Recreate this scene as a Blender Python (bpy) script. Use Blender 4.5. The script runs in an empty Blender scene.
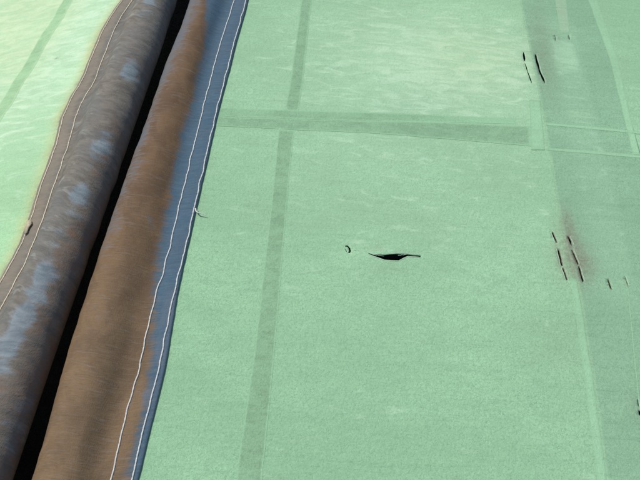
import bpy, bmesh, math, random
from mathutils import Vector, Matrix, noise
from mathutils.geometry import delaunay_2d_cdt
random.seed(7)
S = bpy.context.scene
C = S.collection

# ---------------------------------------------------------------- camera
F = 700.0                                   # focal length in photo pixels (640 wide)
AX = Vector((0.99608993, -0.08819765, -0.00510198))
AY = Vector((0.06791534, 0.80140097, -0.59425919))
AZ = Vector((0.056501, 0.5915891, 0.80425741))
CAM = Vector((-0.00561218, -0.65368511, 0.88468315))
cd = bpy.data.cameras.new('camera'); cam = bpy.data.objects.new('camera', cd); C.objects.link(cam)
cd.sensor_fit = 'HORIZONTAL'; cd.sensor_width = 36.0; cd.lens = 36.0 * F / 640.0
cd.clip_start = 0.01; cd.clip_end = 500
R = Matrix((AX, AY, AZ))                    # world = R @ cam
cam.matrix_world = Matrix.Translation(CAM) @ R.to_4x4()
S.camera = cam

# ---------------------------------------------------------------- light
SUN_DIR = Vector((-0.50, 0.20, 0.84)).normalized()     # towards the sun
w = bpy.data.worlds.new('World'); S.world = w; w.use_nodes = True
wn = w.node_tree; wn.nodes.clear()
sky = wn.nodes.new('ShaderNodeTexSky'); sky.sky_type = 'NISHITA'; sky.sun_disc = False
sky.sun_elevation = math.asin(SUN_DIR.z); sky.sun_rotation = math.atan2(SUN_DIR.x, SUN_DIR.y) % (2*math.pi)
bgn = wn.nodes.new('ShaderNodeBackground'); bgn.inputs['Strength'].default_value = 0.11
wo = wn.nodes.new('ShaderNodeOutputWorld')
wn.links.new(sky.outputs[0], bgn.inputs[0]); wn.links.new(bgn.outputs[0], wo.inputs[0])
sl = bpy.data.lights.new('sun', 'SUN'); sl.energy = 3.1; sl.angle = math.radians(0.6); sl.color = (1, .955, .875)
so = bpy.data.objects.new('sun', sl); C.objects.link(so)
so.rotation_euler = SUN_DIR.to_track_quat('Z', 'Y').to_euler()
so.location = (-3, 1, 5)
S.view_settings.view_transform = 'Standard'; S.view_settings.look = 'None'
S.view_settings.exposure = 0; S.view_settings.gamma = 1
S.view_settings.use_curve_mapping = False

# ---------------------------------------------------------------- measuring helpers
def at(px, py, zf=0.0):
    """point where the photo pixel's ray meets the surface z = zf(x, y)"""
    d = R @ Vector((px-320, 240-py, -F)); z = 0.0
    for _ in range(8 if callable(zf) else 1):
        zz = zf if not callable(zf) else z
        p = CAM + d * ((zz-CAM.z)/d.z)
        if callable(zf): z = zf(p.x, p.y)
    return p
def lerp(a, b, t): return a+(b-a)*t
def sm(a, b, x):
    t = max(0.0, min(1.0, (x-a)/(b-a))); return t*t*(3-2*t)
def table(pts):
    pts = sorted(pts)
    def f(y):
        if y <= pts[0][0]: return pts[0][1]
        if y >= pts[-1][0]: return pts[-1][1]
        for (a, va), (b, vb) in zip(pts, pts[1:]):
            if y <= b: return lerp(va, vb, (1-math.cos(math.pi*(y-a)/(b-a)))/2 if b-a > .12 else (y-a)/(b-a))
    return f
def smooth_fn(f, w=.09, n=9):
    return lambda y: sum(f(y+w*(2*k/(n-1)-1)) for k in range(n))/n
def nz(x, y, z=0.0): return noise.noise(Vector((x, y, z)))
def axis_samples(lo, a, b, hi, fine, coarse):
    out = []; v = lo
    while v < a-1e-6: out.append(v); v += min(coarse, max(fine, (a-v)*.3+fine))
    n = int(round((b-a)/fine)); out += [a+(b-a)*i/n for i in range(n+1)]
    v = b
    while v < hi-1e-6: v += min(coarse, fine+(v-b)*.3); out.append(min(v, hi))
    return out

# ---------------------------------------------------------------- object helpers
def empty(name, loc, label, cat):
    o = bpy.data.objects.new(name, None); C.objects.link(o); o.location = loc
    o.empty_display_size = .1; o['label'] = label; o['category'] = cat; return o
def link(name, me, mat, parent=None, label=None):
    o = bpy.data.objects.new(name, me); C.objects.link(o); me.materials.append(mat)
    for p in me.polygons: p.use_smooth = True
    if parent is not None:
        top = parent
        off = Vector((0, 0, 0))
        while top is not None: off += top.location; top = top.parent
        me.transform(Matrix.Translation(-off)); o.parent = parent
    if label: o['label'] = label
    return o
def solid(o, t, offset=-1):
    m = o.modifiers.new('thickness', 'SOLIDIFY'); m.thickness = t; m.offset = offset; return o
def mesh(name, vs, fs):
    me = bpy.data.meshes.new(name); me.from_pydata([tuple(v) for v in vs], [], fs); me.update(); return me
def attr(me, name, vals):
    a = me.attributes.new(name, 'FLOAT', 'POINT'); a.data.foreach_set('value', vals)
def tube(pts, rad, n=7):
    vs = []; fs = []; N = len(pts)
    for i, p in enumerate(pts):
        a = pts[max(0, i-1)]; b = pts[min(N-1, i+1)]
        t = (b-a).normalized(); s = t.cross(Vector((0, 0, 1)))
        s = s.normalized() if s.length > 1e-6 else Vector((1, 0, 0)); u = s.cross(t)
        r = rad(i) if callable(rad) else rad
        for k in range(n):
            q = 2*math.pi*k/n; vs.append(p+(s*math.cos(q)+u*math.sin(q))*r)
    for i in range(N-1):
        for k in range(n):
            fs.append((i*n+k, i*n+(k+1) % n, (i+1)*n+(k+1) % n, (i+1)*n+k))
    fs.append(tuple(range(n-1, -1, -1))); fs.append(tuple((N-1)*n+k for k in range(n)))
    return vs, fs
def tubes(name, list_pts, rad, n=6):
    V = []; Fc = []
    for pts in list_pts:
        v, f = tube(pts, rad, n); o = len(V); V += v; Fc += [tuple(i+o for i in q) for q in f]
    return mesh(name, V, Fc)

# ---------------------------------------------------------------- material helpers
class NT:
    def __init__(s, name, rough=.85, spec=.2):
        s.m = bpy.data.materials.new(name); s.m.use_nodes = True; s.t = s.m.node_tree
        s.b = s.t.nodes['Principled BSDF']; s.b.inputs['Roughness'].default_value = rough
        s.b.inputs['Specular IOR Level'].default_value = spec
        s.tc = s.t.nodes.new('ShaderNodeTexCoord')
    def new(s, k): return s.t.nodes.new(k)
    def put(s, v, sock):
        if hasattr(v, 'is_output') or isinstance(v, bpy.types.NodeSocket): s.t.links.new(v, sock)
        elif isinstance(v, tuple) and len(v) == 3 and sock.type == 'RGBA': sock.default_value = (*v, 1)
        else: sock.default_value = v
    def co(s, kind='Object', scale=(1, 1, 1), rot=(0, 0, 0)):
        mp = s.new('ShaderNodeMapping'); s.t.links.new(s.tc.outputs[kind], mp.inputs[0])
        mp.inputs['Scale'].default_value = scale; mp.inputs['Rotation'].default_value = rot
        return mp.outputs[0]
    def noise(s, vec, scale=1, detail=3, rough=.55, dist=0):
        n = s.new('ShaderNodeTexNoise'); s.put(vec, n.inputs['Vector']); n.inputs['Scale'].default_value = scale
        n.inputs['Detail'].default_value = detail; n.inputs['Roughness'].default_value = rough
        n.inputs['Distortion'].default_value = dist; return n.outputs['Fac']
    def math(s, op, a, b=0.0, c=0.0):
        n = s.new('ShaderNodeMath'); n.operation = op; s.put(a, n.inputs[0]); s.put(b, n.inputs[1]); s.put(c, n.inputs[2])
        return n.outputs[0]
    def rng(s, v, a, b, c=0.0, d=1.0, smooth=True):
        n = s.new('ShaderNodeMapRange'); n.interpolation_type = 'SMOOTHSTEP' if smooth else 'LINEAR'
        s.put(v, n.inputs[0])
        for i, q in enumerate((a, b, c, d)): n.inputs[i+1].default_value = q
        return n.outputs[0]
    def mix(s, f, a, b, mode='MIX'):
        n = s.new('ShaderNodeMix'); n.data_type = 'RGBA'; n.blend_type = mode
        s.put(f, n.inputs[0]); s.put(a, n.inputs[6]); s.put(b, n.inputs[7]); return n.outputs[2]
    def attr(s, name):
        n = s.new('ShaderNodeAttribute'); n.attribute_name = name; return n.outputs['Fac']
    def bump(s, h, dist, strength=1.0, prev=None):
        n = s.new('ShaderNodeBump'); n.inputs['Distance'].default_value = dist
        n.inputs['Strength'].default_value = strength; s.put(h, n.inputs['Height'])
        if prev is not None: s.t.links.new(prev, n.inputs['Normal'])
        return n.outputs[0]
    def done(s, col, nrm=None):
        s.put(col, s.b.inputs['Base Color'])
        if nrm is not None: s.t.links.new(nrm, s.b.inputs['Normal'])
        return s.m

def canvas_mat(name, base, shift=0.0, faded=(.47, .63, .43), yellow=0.0, grain=.16, stainable=True, tilt=0.0, under=(.312, .545, .318)):
    """weathered green coated canvas: woven grain, pale rubbed wisps, dirt where the 'stain' attribute says"""
    t = NT(name, .78, .25)
    P = t.co('Object', (1, 1, 1), (0, 0, tilt))
    big = t.noise(t.co('Object', (3, 5, 1)), 1, 4, .6)
    wisp = t.noise(t.co('Object', (21, 66, 1), (0, 0, tilt)), 1, 5, .62, .8)
    thin = t.noise(t.co('Object', (70, 420, 1), (0, 0, tilt)), 1, 3, .6, .3)
    g1 = t.noise(P, 380, 3, .75, 1.2)
    g2 = t.noise(P, 170, 2, .6, .8)
    dark = tuple(c*.70 for c in base)
    c = t.mix(t.rng(big, .3, .7), tuple(c*.89 for c in base), tuple(c*1.09 for c in base))
    mid = t.noise(t.co('Object', (26, 48, 1), (0, 0, .3)), 1, 5, .7, .8)
    c = t.mix(t.math('MULTIPLY', t.rng(mid, .46, .68), .50), c, tuple(q*.82 for q in base))
    c = t.mix(t.math('MULTIPLY', t.rng(g1, .44, .68), min(1, grain*4.2)), c, dark)
    c = t.mix(t.math('MULTIPLY', t.rng(g2, .50, .70), grain*2.0), c, (base[0]*.86, base[1]*.84, base[2]*.84))
    c = t.mix(t.math('MULTIPLY', t.rng(thin, .35, .65), .10), c, tuple(q*1.18 for q in base))
    if stainable:
        fade = t.attr('fade')
        th = t.math('ADD', wisp, t.math('MULTIPLY', fade, .20))
        c = t.mix(t.math('MULTIPLY', t.rng(th, .58, .86), .58), c, faded)
        c = t.mix(t.math('MULTIPLY', fade, .34), c, faded)
        c = t.mix(t.math('MULTIPLY', t.attr('sun_bleach'), t.rng(t.math('ADD', t.math('MULTIPLY', wisp, .5), t.math('MULTIPLY', mid, .5)), .36, .62, .35, 1.0)), c, (.57, .62, .28))
        st = t.attr('stain')
        spk = t.noise(P, 130, 4, .8, .5)
        c = t.mix(t.math('MULTIPLY', st, t.rng(spk, .34, .66, .35, .9)), c, (.225, .205, .150))
    else:
        c = t.mix(t.math('MULTIPLY', t.rng(wisp, .62, .8), .3), c, faded)
        c = t.mix(t.math('MULTIPLY', t.rng(t.math('ADD', t.attr('edge'), t.math('MULTIPLY_ADD', g2, .8, -.4)), .1, .9), t.rng(mid, .32, .62, .55, 1.0)), under, c)
    n = t.bump(g1, .0016, .55)
    n = t.bump(g2, .0020, .4, n)
    crease = t.noise(t.co('Object', (5, 44, 1), (0, 0, tilt+.06)), 1, 4, .55, .5)
    n = t.bump(wisp, .0032, .4, n)
    n = t.bump(crease, .006, .5, n)
    return t.done(c, n)

GREEN = (.322, .562, .328)
M_canvas = canvas_mat('green_canvas', GREEN, faded=(.56, .78, .54), grain=.24)
M_canvas_left = canvas_mat('bleached_green_canvas', (.36, .635, .35), faded=(.70, .88, .64), grain=.2, tilt=.25)
M_band = canvas_mat('doubled_canvas', (.258, .440, .258), grain=.26, stainable=False)
M_cross = canvas_mat('doubled_canvas_cross', (.266, .455, .270), grain=.24, stainable=False)
M_band_soft = canvas_mat('doubled_canvas_soft', (.280, .485, .285), grain=.22, stainable=False)
M_panel = canvas_mat('overlapped_canvas', (.278, .485, .297), faded=(.40, .64, .41), grain=.26, stainable=True)
M_pale = canvas_mat('pale_canvas', (.350, .598, .358), grain=.12, stainable=False, under=(.30, .52, .31))
M_tan = canvas_mat('worn_pale_canvas', (.365, .535, .345), grain=.16, stainable=False, under=(.285, .485, .295))
M_band_left = canvas_mat('bleached_doubled_canvas', (.36, .575, .32), grain=.12, stainable=False, tilt=.3, under=(.46, .70, .40))

def weave(t, u='UV'):
    a = t.noise(t.co(u, (900, 160, 1)), 1, 2, .5, .2)
    b = t.noise(t.co(u, (120, 1100, 1)), 1, 2, .5, .2)
    return t.math('ADD', a, b)

def sleeve_mat_right():
    t = NT('blue_canvas_faded_brown', .8, .25)
    streak = t.noise(t.co('UV', (35, 330, 1)), 1, 5, .65, 1.0)
    streak2 = t.noise(t.co('UV', (90, 750, 1)), 1, 3, .6, .5)
    blot = t.noise(t.co('UV', (22, 14, 1)), 1, 4, .6, .6)
    wv = weave(t)
    blue = t.mix(t.rng(streak, .3, .7), (.062, .118, .165), (.098, .160, .205))
    blue = t.mix(t.math('MULTIPLY', t.rng(blot, .45, .65), .5), blue, (.085, .125, .165))
    brown = t.mix(t.rng(blot, .35, .65), t.mix(t.attr('near'), (.135, .082, .045), (.170, .112, .062)), t.mix(t.attr('near'), (.195, .118, .060), (.228, .150, .082)))
    brown = t.mix(t.math('MULTIPLY', t.rng(streak2, .5, .7), .55), brown, (.125, .092, .066))
    brown = t.mix(t.math('MULTIPLY', t.rng(streak, .50, .72), .45), brown, (.25, .21, .17))
    d = t.math('ADD', t.attr('fade_line'), t.math('MULTIPLY_ADD', streak, .034, -.017))
    d = t.math('ADD', d, t.math('MULTIPLY_ADD', blot, .024, -.012))
    c = t.mix(t.rng(d, -.007, .009), blue, brown)
    # greyed outer flank, fading out towards the near end
    g = t.math('ADD', t.attr('flank'), t.math('MULTIPLY_ADD', streak, 2.8, -1.4))
    g = t.math('ADD', g, t.math('MULTIPLY_ADD', blot, 1.2, -.6))
    c = t.mix(t.math('MULTIPLY', t.rng(g, .45, 1.25), .8), c, t.mix(t.rng(blot, .4, .6), (.175, .18, .18), (.13, .165, .20)))
    h = t.math('ADD', t.attr('hem_patch'), t.math('MULTIPLY_ADD', blot, 2.6, -1.3))
    c = t.mix(t.math('MULTIPLY', t.rng(h, .35, .9), .85), c, t.mix(streak, (.085, .135, .185), (.15, .19, .23)))
    n = t.bump(wv, .0008, .5)
    n = t.bump(streak, .0026, .45, n)
    n = t.bump(streak2, .0010, .35, n)
    return t.done(c, n)

def sleeve_mat_left():
    t = NT('blue_canvas_faded_grey', .76, .25)
    streak = t.noise(t.co('UV', (30, 90, 1)), 1, 5, .62, .3)
    wisp = t.noise(t.co('UV', (24, 55, 1)), 1, 5, .58, .3)
    fine = t.noise(t.co('UV', (80, 480, 1)), 1, 3, .6, .6)
    blot = t.noise(t.co('UV', (20, 13, 1)), 1, 4, .6, .6)
    wv = weave(t)
    mott = t.math('ADD', streak, t.math('MULTIPLY_ADD', fine, .45, -.225))
    c = t.mix(t.rng(mott, .28, .72), (.135, .120, .096), (.225, .204, .168))
    c = t.mix(t.math('MULTIPLY', t.rng(blot, .35, .65), .5), c, (.150, .160, .158))
    wsp = t.math('ADD', wisp, t.math('MULTIPLY_ADD', fine, .2, -.1))
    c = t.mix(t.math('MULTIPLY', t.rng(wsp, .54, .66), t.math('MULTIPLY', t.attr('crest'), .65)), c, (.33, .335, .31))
    rust = t.math('ADD', t.attr('rust'), t.math('MULTIPLY_ADD', blot, 1.6, -.8))
    c = t.mix(t.math('MULTIPLY', t.rng(rust, .45, 1.0), t.rng(streak, .35, .65, .15, .7)), c, (.21, .115, .06))
    p = t.math('ADD', t.attr('patch'), t.math('MULTIPLY_ADD', wsp, 1.6, -.8))
    p = t.math('ADD', p, t.math('MULTIPLY_ADD', blot, .8, -.4))
    c = t.mix(t.math('MULTIPLY', t.rng(p, .36, .88), .80), c, t.mix(t.rng(streak, .3, .7), (.150, .198, .228), (.265, .320, .345)))
    c = t.mix(t.math('MULTIPLY', t.attr('hem_dirt'), t.rng(mott, .3, .7, .7, .95)), c, t.mix(t.rng(blot, .35, .65), (.275, .23, .17), (.225, .195, .15)))
    n = t.bump(wv, .0008, .5)
    n = t.bump(wisp, .007, .45, n)
    n = t.bump(streak, .0024, .35, n)
    n = t.bump(fine, .0007, .3, n)
    return t.done(c, n)
M_sleeve_r = sleeve_mat_right(); M_sleeve_l = sleeve_mat_left()

def plain_mat(name, col, col2, scale=300, rough=.8, bd=.0006):
    t = NT(name, rough, .2); a = t.noise(t.co('Object'), scale, 3, .6)
    return t.done(t.mix(t.rng(a, .35, .65), col, col2), t.bump(a, bd, .6))
M_thread = plain_mat('white_thread', (.50, .50, .47), (.76, .75, .70), 700)
M_thread_old = plain_mat('yellowed_thread', (.62, .53, .38), (.80, .71, .54), 260)
M_fray = plain_mat('frayed_fibre', (.40, .56, .40), (.58, .72, .56), 500)
M_scrap = plain_mat('beige_scrap', (.42, .36, .25), (.55, .47, .33), 200)
def ground_mat():
    t = NT('dark_soil', .95, .1)
    a = t.noise(t.co('Object'), 3, 6, .65); b = t.noise(t.co('Object'), 60, 4, .7)
    c = t.mix(t.rng(a, .35, .65), (.030, .026, .021), (.055, .048, .038))
    c = t.mix(t.math('MULTIPLY', t.rng(b, .45, .6), .5), c, (.02, .018, .015))
    return t.done(c, t.bump(b, .02, .8))

# ---------------------------------------------------------------- ground, far below in the shade
gm = mesh('ground', [(-60, -60, -.62), (60, -60, -.62), (60, 60, -.62), (-60, 60, -.62)], [(0, 1, 2, 3)])
g = link('ground', gm, ground_mat()); g['kind'] = 'structure'

# ---------------------------------------------------------------- shared outlines
YLO, YHI = -1.7, 2.3
ys_s = axis_samples(YLO, -.46, .78, YHI, .0025, .06)
def px_x(pts, z=0.0): return table([(at(a, b, z).y, at(a, b, z).x) for a, b in pts])
x_hem = smooth_fn(px_x([(248, 0), (233, 55), (217, 117), (205, 170), (194, 218), (183, 267), (176, 300), (166, 365), (150, 430), (138, 480)]), .03)
x_st1 = smooth_fn(px_x([(234, 0), (218, 52), (209, 85), (201, 117), (188, 170), (176, 220), (165, 267), (154, 300), (140, 365), (122, 430), (111, 480)], .004), .03)
x_st2 = smooth_fn(px_x([(246, 0), (231, 55), (222, 90), (215, 117), (203, 170), (192, 218), (181, 267), (172, 300), (160, 365), (143, 430), (132, 480)], .004), .03)
x_gapR = smooth_fn(px_x([(190, 0), (183, 20), (149, 110), (142.5, 130), (106.5, 230), (100, 250), (74, 330), (68, 350), (37, 460), (32, 480)]), .09)
x_gapL = smooth_fn(px_x([(177.5, 0), (171, 20), (140.5, 110), (133, 130), (98.5, 230), (92, 250), (63, 330), (57, 350), (19, 460), (13, 480)]), .09)

def h_right(x, y):
    z = .0028*nz(x*2.3+3, y*2.0, 1) + .0011*nz(x*5, y*17, 5) + .0005*nz(x*14, y*42, 9)
    z *= sm(-.24, -.12, x)
    d = math.hypot((x-.112)/.06, (y+.02)/.03)                 # cloth puckers up round the tear
    z += .0035*math.exp(-d*d) * (1 if y < -.017 else .4)
    z += .0016*math.exp(-((x-.390)/.007)**2-((y-.01)/.045)**2)+.0016*math.exp(-((x-.387)/.007)**2-((y-.465)/.04)**2)
    return z
BEND = -.425
def h_left(x, y):
    q = BEND-x; soft = .012
    q = soft*math.log(1+math.exp(q/soft)) if q/soft < 30 else q
    z = -math.tan(math.radians(19))*q
    d = max(0.0, -.462-x)
    u = y+.45*(x+.46)                                         # pleats run off the hem at a slant
    z += .0070*nz(x*3.2+8, u*13, 2)+.0016*nz(x*9, u*48, 12)*sm(.0, .05, d)
    z += .0032*nz(x*7, u*34, 4)*math.exp(-d/.14)*sm(0, .02, d)
    z += .0055*nz(x*2.1, y*2.6, 7)*sm(0, .1, d)
    return z
x_lst1 = px_x([(124, 0), (104, 30), (92, 58), (79, 88), (65.5, 113), (63, 119), (57, 145), (48, 170), (36, 205), (22, 245), (0, 285), (-32, 340), (-70, 400), (-130, 480)], h_left)
x_lst2 = px_x([(134, 0), (115, 30), (104, 58), (92, 88), (79, 112), (76, 119), (69, 145), (61, 170), (48, 207), (30, 255), (0, 313), (-26, 365), (-60, 430), (-90, 480)], h_left)

# ---------------------------------------------------------------- the pole sleeves
def bez(p0, p1, p2, p3, n):
    out = []
    for i in range(n):
        t = i/n; s = 1-t
        out.append((s**3*p0[0]+3*s*s*t*p1[0]+3*s*t*t*p2[0]+t**3*p3[0], s**3*p0[1]+3*s*s*t*p1[1]+3*s*t*t*p2[1]+t**3*p3[1]))
    return out
def profile_right(y):
    """x, z from the hem edge across the flat hem, over the tube and back beneath"""
    r = lerp(.0405, .0375, sm(-.4, .6, y)); xc = x_gapR(y)+1.058*r-.004; zc = -.013
    xh = x_hem(y)+.0006*nz(y*60, 3); xs = min(x_st1(y)-.003, xh-.028)
    p = [(xh, -.0015), (xh+.0008, .0008), (xh+.0002, .0032)]
    p += [(lerp(xh, xs, (i+1)/14), .0034) for i in range(14)]
    f0 = math.radians(74); a = (xc+r*math.cos(f0), zc+r*math.sin(f0)); L = (a[0]-xs)*-.45
    L = abs(a[0]-xs)*.48
    p += bez((xs, .0034), (xs-L, .0034), (a[0]+L*math.sin(f0), a[1]-L*math.cos(f0)), a, 14)[1:]
    for i in range(46):
        f = lerp(f0, math.radians(285), i/45); p.append((xc+r*math.cos(f), zc+r*math.sin(f)))
    b = p[-1]
    p += bez(b, (b[0]+.015, b[1]+.003), (xs-.02, -.005), (xs, -.0035), 8)[1:] + [(xs, -.0035), (xh-.004, -.0035)]
    return p
def profile_left(y):
    r = lerp(.043, .041, sm(-.4, .6, y)); xc = x_gapL(y)-1.07*r-.0015; zc = -.004
    xh = x_lst1(y)-.0048+.0006*nz(y*60, 8); xs = x_lst2(y)+.003
    dz = lambda x: h_left(x, y)
    p = [(xh, dz(xh)-.0015), (xh-.0006, dz(xh)+.0008), (xh, dz(xh)+.0026)]
    p += [(lerp(xh, xs, (i+1)/12), dz(lerp(xh, xs, (i+1)/12))+.0032) for i in range(12)]
    f0 = math.radians(180-58); a = (xc+r*math.cos(f0), zc+r*math.sin(f0)); z0 = dz(xs)+.0032; L = abs(a[0]-xs)*.45
    p += bez((xs, z0), (xs+L, z0+L*.28), (a[0]-L*math.sin(f0), a[1]+L*math.cos(f0)), a, 14)[1:]
    for i in range(46):
        f = lerp(f0, math.radians(-105), i/45); p.append((xc+r*math.cos(f), zc+r*math.sin(f)))
    b = p[-1]
    p += bez(b, (b[0]-.015, b[1]+.003), (xs+.02, dz(xs)-.008), (xs, dz(xs)-.004), 8)[1:] + [(xs, dz(xs)-.004), (xh+.004, dz(xh)-.004)]
    return p
def build_sleeve(name, prof, left, mat, parent, attrs):
    rows = []; us = []
    for y in ys_s:
        p = prof(y); n = len(p); u = [0.0]
        for a, b in zip(p, p[1:]): u.append(u[-1]+math.hypot(b[0]-a[0], b[1]-a[1]))
        row = []
        for j in range(n):
            a = p[max(0, j-1)]; b = p[min(n-1, j+1)]
            tx, tz = b[0]-a[0], b[1]-a[1]; L = math.hypot(tx, tz) or 1; nx, nn = (tz/L, -tx/L) if not left else (-tz/L, tx/L)
            uu = u[j]; k = sm(.030, .055, uu)*(1-sm(.17, .2, uu))
            yy = y + (.10 if left else .0)*(uu-.06) 
            d = k*(.0024*nz(uu*9, y*7, 3)+.0010*nz(uu*14, yy*30, 6))
            if left:
                yc = y+3.2*(uu-.075)**2                         # curved drag wrinkles
                d += k*(.0026*nz(uu*11, yc*26, 2)+.0013*nz(uu*22, yc*62, 5))
                d += (1-sm(.022, .04, uu))*sm(.003, .008, uu)*.0005*nz(uu*60, y*80, 2)
            else:
                d += k*.0006*nz(uu*16, y*85, 9)
                pk = math.exp(-((uu-.018)/.010)**2)
                d += pk*(.0007+.0006*nz(uu*30, y*70, 4))        # cloth swells between the two seams
            row.append((p[j][0]+nx*d, y, p[j][1]+nn*d))
        rows.append(row); us.append(u)
    n = len(rows[0]); vs = [v for r in rows for v in r]; fs = []
    for i in range(len(rows)-1):
        for j in range(n-1):
            q = (i*n+j, i*n+j+1, (i+1)*n+j+1, (i+1)*n+j)
            fs.append(q[::-1] if not left else q)
    me = mesh(name, vs, fs)
    uv = me.uv_layers.new(name='UVMap'); fl = [0.0]*(2*len(me.loops))
    flat = [(us[i][j], ys_s[i]+(6.0*max(0.0, min(us[i][j], .11)-.066)**2+2.0*max(0.0, .062-max(us[i][j], .035))**2 if left else -1.5*(min(us[i][j], .16)-.09)**2)) for i in range(len(rows)) for j in range(n)]
    li = [0]*len(me.loops); me.loops.foreach_get('vertex_index', li)
    for k, v in enumerate(li): fl[2*k], fl[2*k+1] = flat[v]
    uv.data.foreach_set('uv', fl)
    for an, fn in attrs.items(): attr(me, an, [fn(flat[k], vs[k]) for k in range(len(vs))])
    o = link(name, me, mat, parent)
    surf = (rows, us)
    return o, surf
def z_on(surf, x, y):
    """height of the sleeve's upper face at x, y"""
    rows = surf[0]
    import bisect
    i = min(max(bisect.bisect_left(ys_s, y), 1), len(ys_s)-1); t = (y-ys_s[i-1])/(ys_s[i]-ys_s[i-1])
    def zz(row):
        for a, b in zip(row[2:60], row[3:60]):
            if (a[0]-x)*(b[0]-x) <= 0: return lerp(a[2], b[2], (x-a[0])/((b[0]-a[0]) or 1))
        return row[3][2]
    return lerp(zz(rows[i-1]), zz(rows[i]), t)
def stitch_line(name, xf, surf, rad, mat, parent, pitch, wob, seed, label=None):
    pts = []; ph = []; y = YLO+.01; 
    while y < YHI-.01:
        fine = -.5 < y < .85
        x = xf(y)+wob*nz(y*38, seed)+wob*.15*nz(y*150, seed+4)
        s = abs(math.sin(math.pi*y/pitch))
        pts.append(Vector((x, y, z_on(surf, x, y)+rad*(.30+.35*s)))); ph.append(rad*(.78+.22*s) if fine else rad)
        y += .0015 if fine else .02
    v, f = tube(pts, lambda i: ph[i], 7)
    return link(name, mesh(name, v, f), mat, parent, label)

# ---------------------------------------------------------------- sheet of canvas with real holes
def sheet(name, x0, x1, xa, xb, zf, holes, mat, parent, attrs, xlim=None, fine=.005, lift=0.0, margin=.006, thick=.0012):
    xs = axis_samples(x0, xa, xb, x1, fine, .08); ys = axis_samples(YLO, -.46, .78, YHI, fine, .08)
    pts = []; 
    for y in ys:
        for x in xs:
            X = x
            if xlim: X = xlim(x, y)
            pts.append(Vector((X, y)))
    nx = len(xs); ny = len(ys)
    # drop grid points too close to a cut's outline, then triangulate only the quads touched by a cut
    fs = []; cutquads = set(); 
    boxes = [(min(p[0] for p in h)-margin, max(p[0] for p in h)+margin, min(p[1] for p in h)-margin, max(p[1] for p in h)+margin) for h in holes]
    verts = [(p.x, p.y) for p in pts]
    patches = []
    for bx in boxes:
        i0 = max([i for i in range(nx) if xs[i] <= bx[0]] or [0]); i1 = min(i for i in range(nx) if xs[i] >= bx[1])
        j0 = max(j for j in range(ny) if ys[j] <= bx[2]); j1 = min(j for j in range(ny) if ys[j] >= bx[3])
        patches.append([i0, i1, j0, j1])
    merged = True
    while merged:                                              # merge overlapping patches
        merged = False
        for a in range(len(patches)):
            for b in range(a+1, len(patches)):
                A, B = patches[a], patches[b]
                if A[0] <= B[1] and B[0] <= A[1] and A[2] <= B[3] and B[2] <= A[3]:
                    patches[a] = [min(A[0], B[0]), max(A[1], B[1]), min(A[2], B[2]), max(A[3], B[3])]
                    patches.pop(b); merged = True; break
            if merged: break
    for (i0, i1, j0, j1) in patches:
        for j in range(j0, j1):
            for i in range(i0, i1): cutquads.add((i, j))
    for j in range(ny-1):
        for i in range(nx-1):
            if (i, j) not in cutquads: fs.append((j*nx+i, j*nx+i+1, (j+1)*nx+i+1, (j+1)*nx+i))
    def inside(p, poly):
        c = False; n = len(poly)
        for k in range(n):
            a = poly[k]; b = poly[k-1]
            if (a[1] > p[1]) != (b[1] > p[1]) and p[0] < (b[0]-a[0])*(p[1]-a[1])/(b[1]-a[1])+a[0]: c = not c
        return c
    for (i0, i1, j0, j1) in patches:
        idx = [(i, j) for j in range(j0, j1+1) for i in range(i0, i1+1)]
        ids = [j*nx+i for i, j in idx]; P = [Vector(verts[k]) for k in ids]
        keep = []
        hs = [h for h in holes if xs[i0]-.01 <= h[0][0] <= xs[i1]+.01 and ys[j0] <= h[0][1] <= ys[j1]]
        for k, (i, j) in enumerate(idx):
            border = i in (i0, i1) or j in (j0, j1)
            near = any((P[k]-Vector(q)).length < .0012 for h in hs for q in h)
            if border or not (near or any(inside(P[k], h) for h in hs)): keep.append(k)
        V = [P[k] for k in keep]; gid = [ids[k] for k in keep]; E = []
        for h in hs:
            o = len(V); V += [Vector(q) for q in h]; gid += [None]*len(h)
            E += [(o+k, o+(k+1) % len(h)) for k in range(len(h))]
        ov, oe, of, orv, ore, orf = delaunay_2d_cdt(V, E, [], 0, 1e-7)
        mp = []
        for k, v in enumerate(ov):
            src = [gid[q] for q in orv[k] if gid[q] is not None]
            if src: mp.append(src[0])
            else: mp.append(len(verts)); verts.append((v.x, v.y))
        rim = [verts[j0*nx+i] for i in range(i0, i1)]+[verts[j*nx+i1] for j in range(j0, j1)]
        rim += [verts[j1*nx+i] for i in range(i1, i0, -1)]+[verts[j*nx+i0] for j in range(j1, j0, -1)]
        for f in of:
            c = sum((ov[q] for q in f), Vector((0, 0)))/len(f)
            if inside(c, rim) and not any(inside(c, h) for h in hs): fs.append(tuple(mp[q] for q in f))
    vs = [(x, y, zf(x, y)+lift) for x, y in verts]
    me = mesh(name, vs, fs)
    for an, fn in attrs.items(): attr(me, an, [fn(v[0], v[1]) for v in vs])
    o = link(name, me, mat, parent); solid(o, thick); return o

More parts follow.
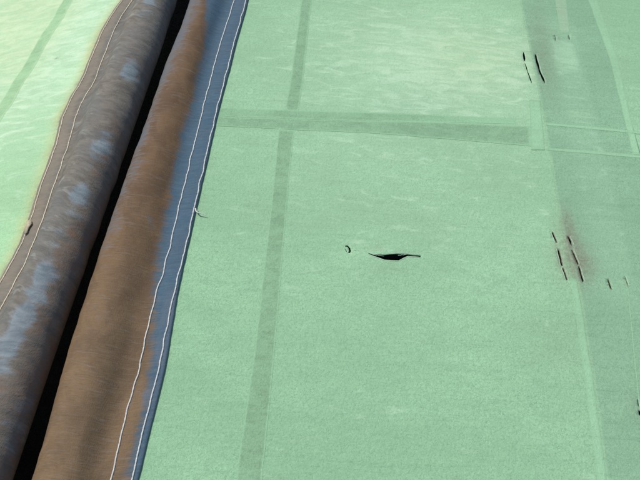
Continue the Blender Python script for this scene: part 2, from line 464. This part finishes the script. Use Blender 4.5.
def strip(name, left, right, zf, lift, mat, parent, label=None, step=.006, attrs=None, thick=.00025, wob=.0006, soft=.0040, ends=(.009, .009), sides=(1, 1)):
    """a doubled band of canvas between two outlines given as world points, laid on the sheet"""
    vs = []; fs = []
    def dense(pl):
        L = [0]
        for a, b in zip(pl, pl[1:]): L.append(L[-1]+math.hypot(b[0]-a[0], b[1]-a[1]))
        return L
    Ll, Lr = dense(left), dense(right); n = max(4, int(max(Ll[-1], Lr[-1])/step)); 
    def ev(pl, L, t):
        d = t*L[-1]
        for k in range(len(pl)-1):
            if d <= L[k+1]+1e-9:
                q = (d-L[k])/((L[k+1]-L[k]) or 1); return Vector((lerp(pl[k][0], pl[k+1][0], q), lerp(pl[k][1], pl[k+1][1], q)))
        return Vector(pl[-1][:2])
    wd = max((ev(left, Ll, .5)-ev(right, Lr, .5)).length, .004); m = max(3, int(wd/step)); e_ = min(.0042, wd*.25)/wd
    fr = [0, e_*.5, e_]+[lerp(e_, 1-e_, k/m) for k in range(1, m)]+[1-e_, 1-e_*.5, 1]; m = len(fr)-1; ev_ = []; Ltot = max(Ll[-1], Lr[-1])
    tt = sorted(set([i/n for i in range(n+1)]+[.0045/Ltot, .009/Ltot, 1-.009/Ltot, 1-.0045/Ltot])); n = len(tt)-1
    sd = random.random()*50
    for i in range(n+1):
        T = tt[i]; a = ev(left, Ll, T); b = ev(right, Lr, T)
        a += (a-b).normalized()*wob*nz(T*Ltot*40, sd); b += (b-a).normalized()*wob*nz(T*Ltot*40, sd+9)
        for j in range(m+1):
            p = a.lerp(b, fr[j]); vs.append((p.x, p.y, zf(p.x, p.y)+lift))
            q_ = min(1, fr[j]*wd/soft+1-sides[0], (1-fr[j])*wd/soft+1-sides[1]); q_ *= min(1, T*Ltot/ends[0])*min(1, (1-T)*Ltot/ends[1]); ev_.append(max(0.0, q_))
    for i in range(n):
        for j in range(m): fs.append((i*(m+1)+j, i*(m+1)+j+1, (i+1)*(m+1)+j+1, (i+1)*(m+1)+j))
    me = mesh(name, vs, fs)
    if me.polygons[0].normal.z < 0: me.flip_normals()
    attr(me, 'edge', ev_)
    return link(name, me, mat, parent, label)

# ================================================================ RIGHT AWNING
awning = empty('canvas_awning', (-.2, 0, 0), 'wide green canvas sheet with a torn hole and a blue and brown sleeve', 'awning')
def P(pts, z=h_right): return [tuple(at(a, b, z)[:2]) for a, b in pts]
tear = P([(366.9, 252.2), (373.4, 254.3), (380, 254.3), (384.7, 254.5), (390, 254.1), (396, 253.7), (402, 254.1), (408, 254.3), (413.8, 255.1), (418, 255.2), (421.3, 255.5),
          (420.3, 257), (413.8, 256.3), (408, 255.9), (403.4, 257.8), (398.8, 260.4), (391, 260.2), (384.7, 259.7), (376, 256.6), (370.6, 254.7)])
nick = P([(345.0, 245.6), (347.6, 245.2), (350.2, 248), (351.0, 251), (350, 253), (347.6, 252.6), (348.6, 251.8), (349.4, 251.2), (348.6, 248.4), (347.0, 246.6), (345.6, 247.2)])
nick2 = P([(345.2, 249.2), (346, 249), (346.9, 251.6), (346.3, 252.2)])
def slit(pts, w):
    """narrow ragged cut along pixel polyline pts, w px wide"""
    L = []; Rr = []
    dense = []
    for (a, b) in zip(pts, pts[1:]):
        for k in range(4): dense.append((lerp(a[0], b[0], k/4), lerp(a[1], b[1], k/4)))
    dense.append(pts[-1]); n = len(dense)
    for i, (x, y) in enumerate(dense):
        ww = w*(.35 if i in (0, n-1) else (.8+.45*random.random()))/2
        L.append((x-ww, y+random.uniform(-.2, .2))); x += random.uniform(-.3, .3); Rr.append((x+ww, y+random.uniform(-.2, .2)))
    return P(L+Rr[::-1])
slits_px = [([(523.6, 52), (524.6, 61)], 2.2), ([(524.8, 62.6), (527.5, 71), (531.6, 83)], 1.1),
            ([(535.4, 54.5), (537, 62), (540, 72), (545, 83.5)], 1.9),
            ([(552.2, 232), (554.2, 237), (556.6, 243)], 2.0), ([(558, 249), (560.5, 259), (562, 266)], 2.4), ([(562.6, 267.5), (565.4, 275), (566.8, 280)], 2.0),
            ([(567.8, 236.5), (571.8, 245.5)], 3.0), ([(571.8, 250), (575, 258), (578, 265)], 2.4), ([(578.6, 266.5), (580.5, 274), (583, 282)], 2.6),
            ([(607.6, 279), (611.4, 290)], 2.0), ([(624.6, 276.5), (628.4, 286.5)], 1.3),
            ([(637.6, 399), (638.8, 407)], 1.2), ([(639, 410), (640.4, 416)], 2.8),
            ([(555.0, 35.5), (556.3, 41.5)], 1.0), ([(568.7, 34.5), (569.4, 40)], .9)]
slits = [slit(p, w_*(.72 if k > 2 else .95)) for k, (p, w_) in enumerate(slits_px)] if True else [slit(p, w_) for p, w_ in slits_px]
# a few more cuts carry on along the same seam outside the picture
for dx, dy in ((0, -.75), (.0, 1.1)):
    for k in (3, 4, 5, 6, 7, 8):
        slits.append([(x+dx, y+dy) for x, y in slits[k]])
holes = [tear, nick, nick2]+slits
def gauss(x, y, cx, cy, sx, sy): return math.exp(-((x-cx)/sx)**2-((y-cy)/sy)**2)
def stain_r(x, y):
    s = 1.0*gauss(x, y, .402, .022, .015, .055)+.35*gauss(x, y, .412, .0, .022, .05)+.5*gauss(x, y, .379, .015, .006, .05)+.55*gauss(x, y, .402, .085, .011, .03)+.35*gauss(x, y, .425, -.0, .02, .03)+.22*gauss(x, y, .372, .0, .02, .04)
    s += .22*gauss(x, y, .41, .47, .02, .12)+.12*gauss(x, y, .36, -.16, .09, .05)+.3*gauss(x, y, .452, -.235, .012, .02)+.30*gauss(x, y, .42, .55, .03, .14)
    s += .30*gauss(x, y, .09, -.008, .015, .005)+.10*gauss(x, y, .09, -.045, .04, .006)+.25*gauss(x, y, .452, .565, .006, .012)
    for cy in (-.75, 1.1): s += .6*gauss(x, y, .4, .03+cy, .02, .06)
    return min(1.0, s)
def fade_r(x, y):
    return min(1.0, .75*gauss(x, y, .24, .47, .22, .16)+.5*gauss(x, y, .1, .4, .3, .3)+.12*gauss(x, y, .2, .05, .3, .15))
def bleach_r(x, y): return .22*gauss(x, y, .27, .47, .1, .09)+.06*gauss(x, y, .2, .6, .3, .2)
A_r = dict(stain=stain_r, fade=fade_r, sun_bleach=bleach_r)
canvas = sheet('canvas', -.232, 1.9, -.232, .68, h_right, holes, M_canvas, awning, A_r)

# doubled bands (overlap seams)
L0, L1, L2, L3 = .00030, .00045, .00060, .00075
strip('seam_band', [(-.0845, YHI), (-.0815, .62), (-.0810, .367), (-.0830, .283)], [(-.060, YHI), (-.060, .62), (-.0575, .37), (-.0590, .283)], h_right, L0, M_band, awning)
strip('seam_band', [(-.0900, .236), (-.0838, .07), (-.0785, -.20), (-.0795, -.382), (-.0795, YLO)], [(-.0622, .236), (-.0592, .075), (-.0500, -.20), (-.0470, -.38), (-.045, YLO)], h_right, L0, M_band, awning)
# cross seam: a darker band below a softer one, then its pale border lines on the right
strip('cross_seam', [(-.2035, .2525), (.054, .2735), (.21, .2890), (.3660, .2990)], [(-.2040, .2290), (.0548, .2440), (.21, .2470), (.3615, .2490)], h_right, L1, M_cross, awning)
strip('cross_seam', [(-.2010, .2760), (.053, .2960), (.21, .307), (.34, .316)], [(-.2030, .2540), (.0535, .2742), (.21, .2890), (.34, .3015)], h_right, L0, M_band_soft, awning, ends=(.003, .26))
# wide overlapped panel on the right, cut by the same slits
x_pan = table([(-.3414, .3930), (-.20, .3985), (-.10, .4005), (-.0334, .4008), (.03, .3930), (.12, .3915), (.3066, .3920), (.37, .3915), (.689, .3866)])
def warp(x, y): return x+(x_pan(y)-.392+.0006*nz(y*40, 2))*(1-sm(.392, .47, x))+.004*nz(y*2.5, 4)*sm(.5, .56, x)
def fade_p(x, y):
    return .9*sm(.425, .445, x)*(1-sm(.475, .49, x))*sm(.42, .50, y)*(1-sm(.53, .57, y)) + .38*sm(.415, .45, x)*(1-sm(.485, .50, x))*sm(-.14, .0, y)*(1-sm(.62, .66, y))
pan_holes = [h for h in holes if min(q[0] for q in h) > .3935 and len(h) != len(tear)]
strip_holes = [h for h in pan_holes]
sheet('overlap_panel', .392, .558, .392, .558, h_right, pan_holes, M_panel, awning,
      dict(stain=stain_r, fade=fade_p, sun_bleach=lambda x, y: 0.0), xlim=warp, lift=L0, margin=.012, thick=.0005)
# pale turned edges that border the overlapped panel
strip('seam_edge', [(.5360, YHI), (.5385, .712), (.5505, .512), (.5465, .38), (.5440, .25)], [(.554, YHI), (.5575, .715), (.5660, .514), (.5595, .381), (.557, .25)], h_right, L1, M_pale, awning)
strip('seam_edge', [(.3900, -.030), (.3870, -.18), (.3800, -.342), (.378, YLO)], [(.4003, -.031), (.3990, -.18), (.3932, -.341), (.3905, YLO)], h_right, L1, M_pale, awning)
strip('seam_edge', [(.3710, .371), (.3605, .239)], [(.3915, .373), (.3850, .242)], h_right, L3, M_pale, awning)
strip('cross_seam_edge', [(.3940, .3110), (.47, .3135), (.569, .3105), (.75, .31), (1.85, .31)], [(.3940, .3050), (.47, .3050), (.569, .3040), (.75, .303), (1.85, .303)], h_right, L2, M_pale, awning)
strip('cross_seam_edge', [(.3900, .2480), (.47, .2500), (.5565, .2490), (.75, .25), (1.85, .25)], [(.3900, .2420), (.47, .2420), (.5565, .2425), (.75, .243), (1.85, .243)], h_right, L2, M_pale, awning)
strip('seam_band', [(.4640, YHI), (.4640, .70), (.4590, .585)], [(.4880, YHI), (.4885, .7046), (.4800, .588)], h_right, L1, M_tan, awning)
# faint doubled edge of the far column at the right
strip('seam_edge', [(.4775, -.040), (.4670, -.14), (.4565, -.235), (.455, YLO)], [(.4790, -.040), (.4685, -.14), (.4578, -.235), (.456, YLO)], h_right, L1, M_pale, awning, thick=.0004, wob=.0002)

# torn fibres along the lower lip of the tear and along the cuts
def hair(pl, lift, n=5, amp=.0004, zf=h_right):
    out = []
    for k in range(len(pl)-1):
        for q in range(n):
            t = q/n; x = lerp(pl[k][0], pl[k+1][0], t); y = lerp(pl[k][1], pl[k+1][1], t)
            out.append(Vector((x+amp*nz(x*900, y*900), y+amp*nz(x*900, y*900, 7), zf(x, y)+lift)))
    x, y = pl[-1]; out.append(Vector((x, y, zf(x, y)+lift))); return out
lip = P([(370, 255.2), (376, 257.2), (384.7, 260.5), (391, 261), (399, 261.1), (403.8, 258.3), (408.5, 256.6), (414, 256.9), (420.3, 257.4)])
lip2 = P([(352, 250.6), (358, 249.6), (362, 250.6), (367, 251.6), (373, 253.6), (380, 253.5)])
lip3 = P([(396, 253.0), (402, 253.3), (408, 253.6), (414, 254.2)])
for hp in (lip, lip3): link('torn_edge', tubes('torn_edge', [hair(hp, .0002)], .00045), M_fray, canvas)
M_rust = plain_mat('rusty_fibre', (.11, .075, .055), (.20, .13, .095), 500)
for k in range(3, 11):
    p, w_ = slits_px[k]; sgn = .28 if k in (3, 4, 5, 9) else -.28
    q = P([(x+sgn*w_, y+random.uniform(-.4, .4)) for x, y in p])
    link('torn_edge', tubes('torn_edge', [hair(q, -.0002, 6, .0007)], .0006), M_rust, canvas, 'rusty brown frayed edge of a slit')
for q in ([(368, 252.6), (373, 254.6), (379, 255.6), (384, 256.2)], [(407, 254.2), (403, 255.4), (398, 255.6)], [(352, 251), (357, 249.9), (362, 251.2), (366.5, 252)]):
    link('frayed_thread', tubes('frayed_thread', [hair(P(q), .0003, 6, .0009)], .0003), M_fray, canvas)
rims = []
for k, (p, w_) in enumerate(slits_px[:13]):
    off = -(w_*.5+.5) if k in (0, 1, 3, 4, 5, 9) else (w_*.5+.5)
    if k in (9, 12): continue
    lift = L0+.0006 if k in (2, 6, 7, 8, 10) else .0004
    q = P([(x+off, y) for x, y in p]); rims.append((hair(q, lift), k))
for r, k in rims: link('torn_edge', tubes('torn_edge', [r], .00035), M_fray, canvas)

# the sleeve that holds the pole
def s_z(x): return .012
bl_px = [(212, -20), (208, 0), (205, 40), (198, 65), (191, 95), (182, 117), (176, 145), (172, 170), (165, 205), (157, 240), (153, 270), (152, 290), (150, 320), (147, 345)]
bl = [(at(a, b, .022).y, at(a, b, .022).x) for a, b in bl_px]
ub_cache = {}
def ub(y):
    """arc distance from the hem at which the cloth has gone brown"""
    k = round(y, 4)
    if k not in ub_cache:
        x = table(bl)(y); p = profile_right(y); u = 0
        for a, b in zip(p[2:], p[3:]):
            if b[0] <= x: break
            u += math.hypot(b[0]-a[0], b[1]-a[1])
        ub_cache[k] = lerp(u+.004, .0165, 1-sm(-.34, -.16, y))
    return ub_cache[k]
def a_fade(uv, p): return uv[0]-ub(uv[1])
def a_flank(uv, p):
    y = uv[1]; e = .128-.010*sm(.2, .6, y)
    return sm(e-.045, e+.008, uv[0])*lerp(.10, 1.05, sm(-.22, .12, y)) + .25*sm(.1, .5, y)
def a_hem(uv, p):
    y = uv[1]
    return .62*sm(.001, .004, uv[0])*(1-sm(.020, .029, uv[0]))*sm(-.50, -.20, y)*(1-sm(-.16, -.08, y)) + .55*(1-sm(.004, .008, uv[0]))*(1-sm(-.2, -.1, y))*1.6
sleeve, surfR = build_sleeve('pole_sleeve', profile_right, False, M_sleeve_r, awning, dict(near=lambda uv, p: 1-sm(-.32, .12, uv[1]), fade_line=a_fade, flank=a_flank, hem_patch=a_hem))
stitch_line('stitching', lambda y: x_st1(y), surfR, .00108, M_thread, sleeve, .0085, .0022, 3)
stitch_line('stitching', lambda y: x_st2(y), surfR, .00110, M_thread, sleeve, .0085, .0018, 8)
tp = [(195.6, 208.6, .0045), (196.0, 211.0, .0060), (198.0, 212.6, .0072), (201.0, 213.2, .0066), (204.0, 214.4, .0052), (206.4, 215.8, .0040)]
tv = [at(a, b, z) for a, b, z in tp]; dn = []
for a, b in zip(tv, tv[1:]): dn += [a.lerp(b, t/3) for t in range(3)]
v, f = tube(dn+[tv[-1]], lambda i: .0013*(1-.045*i), 7)
link('loose_thread', mesh('loose_thread', v, f), M_thread, sleeve, 'white thread end sticking out over the green canvas')

# ================================================================ LEFT AWNING
awl = empty('canvas_awning', (-.46, 0, 0), 'sun-bleached yellowish green canvas sheet with a grey brown sleeve', 'awning')
def stain_l(x, y):
    d = x_lst1(y)-x
    s = .80*math.exp(-(max(0, d-.003)/.010)**2)*(.75+.8*nz(y*14, 3))
    for px_, py_, a in ((57, 58, .9), (87, 58, .5), (66, 100, .7), (70, 90, .5), (30, 150, .5)):
        q = at(px_, py_, h_left); s += a*gauss(x, y, q.x, q.y, .004, .0018)
    return max(0.0, min(1.0, s))
def bleach_l(x, y):
    d = x_lst1(y)-x
    return min(.98, .95*math.exp(-(max(0, d-.004)/.016)**2)*(1.0+.6*nz(y*6, 9)) + .34*sm(.2, .5, y)*sm(.05, .16, d)+.04)
def fade_l(x, y):
    return min(1.0, .75*sm(.0, .4, y)+.25)
def xl_lim(x, y): return x
canvas_l = sheet('canvas', -1.75, -.428, -.80, -.428, h_left, [], M_canvas_left, awl, dict(stain=stain_l, fade=fade_l, sun_bleach=bleach_l))
strip('seam_band', [tuple(at(*q, h_left)[:2]) for q in [(128, -90), (63, 0), (26, 62), (-4, 108), (-60, 190), (-190, 380)]],
      [tuple(at(*q, h_left)[:2]) for q in [(136, -90), (73, 0), (37, 62), (6, 112), (-48, 195), (-178, 385)]], h_left, L0, M_band_left, awl)
pr = [(150, 4), (144, 18), (128, 76), (121, 95), (101, 150), (96, 165), (79, 200), (75, 212), (58, 245), (42, 285), (36, 300), (24, 325), (18, 338), (10, 352), (4, 372), (-2, 400), (12, 420), (2, 445), (10, 470), (-10, 520)]
pw = [at(a, b, .03) for a, b in pr]; ps = [.9, .5, 1.2, .5, 1.0, .5, 1.15, .6, .5, 1.2, .9, 1.2, .8, 1.2, .8, .5, .4, .5, .4, .5]
def a_patch(uv, p):
    s = 0
    for q, k in zip(pw, ps):
        dy = p[1]-q.y+9*(p[0]-q.x)**2; dy = dy/(.046 if dy > 0 else .018)
        if abs(dy) < 2.2: s = max(s, k*math.exp(-((p[0]-q.x)/.017)**2-dy*dy))
    s += .05*(1-sm(-.40, -.15, p[1]))*sm(.045, .06, uv[0])
    return s
def a_rust(uv, p): return sm(.09, .12, uv[0])*lerp(.75, .4, sm(0, .6, p[1]))
def a_dirt(uv, p): return (1-sm(.022, .034, uv[0]))*.8
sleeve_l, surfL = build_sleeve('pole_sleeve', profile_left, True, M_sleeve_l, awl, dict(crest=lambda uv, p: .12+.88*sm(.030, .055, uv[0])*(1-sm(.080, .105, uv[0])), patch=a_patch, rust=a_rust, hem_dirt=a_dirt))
stitch_line('stitching', lambda y: x_lst1(y)+.0006, surfL, .00095, M_thread_old, sleeve_l, .0095, .0012, 5)
stitch_line('stitching', lambda y: x_lst2(y), surfL, .00095, M_thread_old, sleeve_l, .0095, .0014, 6)
# small frayed beige scrap caught on the outer seam
sc = [at(a, b, h_left) for a, b in [(29, 223), (32, 222.5), (33, 226), (30, 230), (28.3, 235), (26, 237), (25.8, 232), (27.5, 227)]]
vs = []
for q in sc: vs.append(Vector((q.x, q.y, h_left(q.x, q.y)+.0062)))
ctr = sum(vs, Vector())/len(vs); ctr.z += .0012; vs.append(ctr)
o = link('frayed_scrap', mesh('frayed_scrap', vs, [(k, (k+1) % 8, 8) for k in range(8)]), M_scrap, sleeve_l); solid(o, .0008)
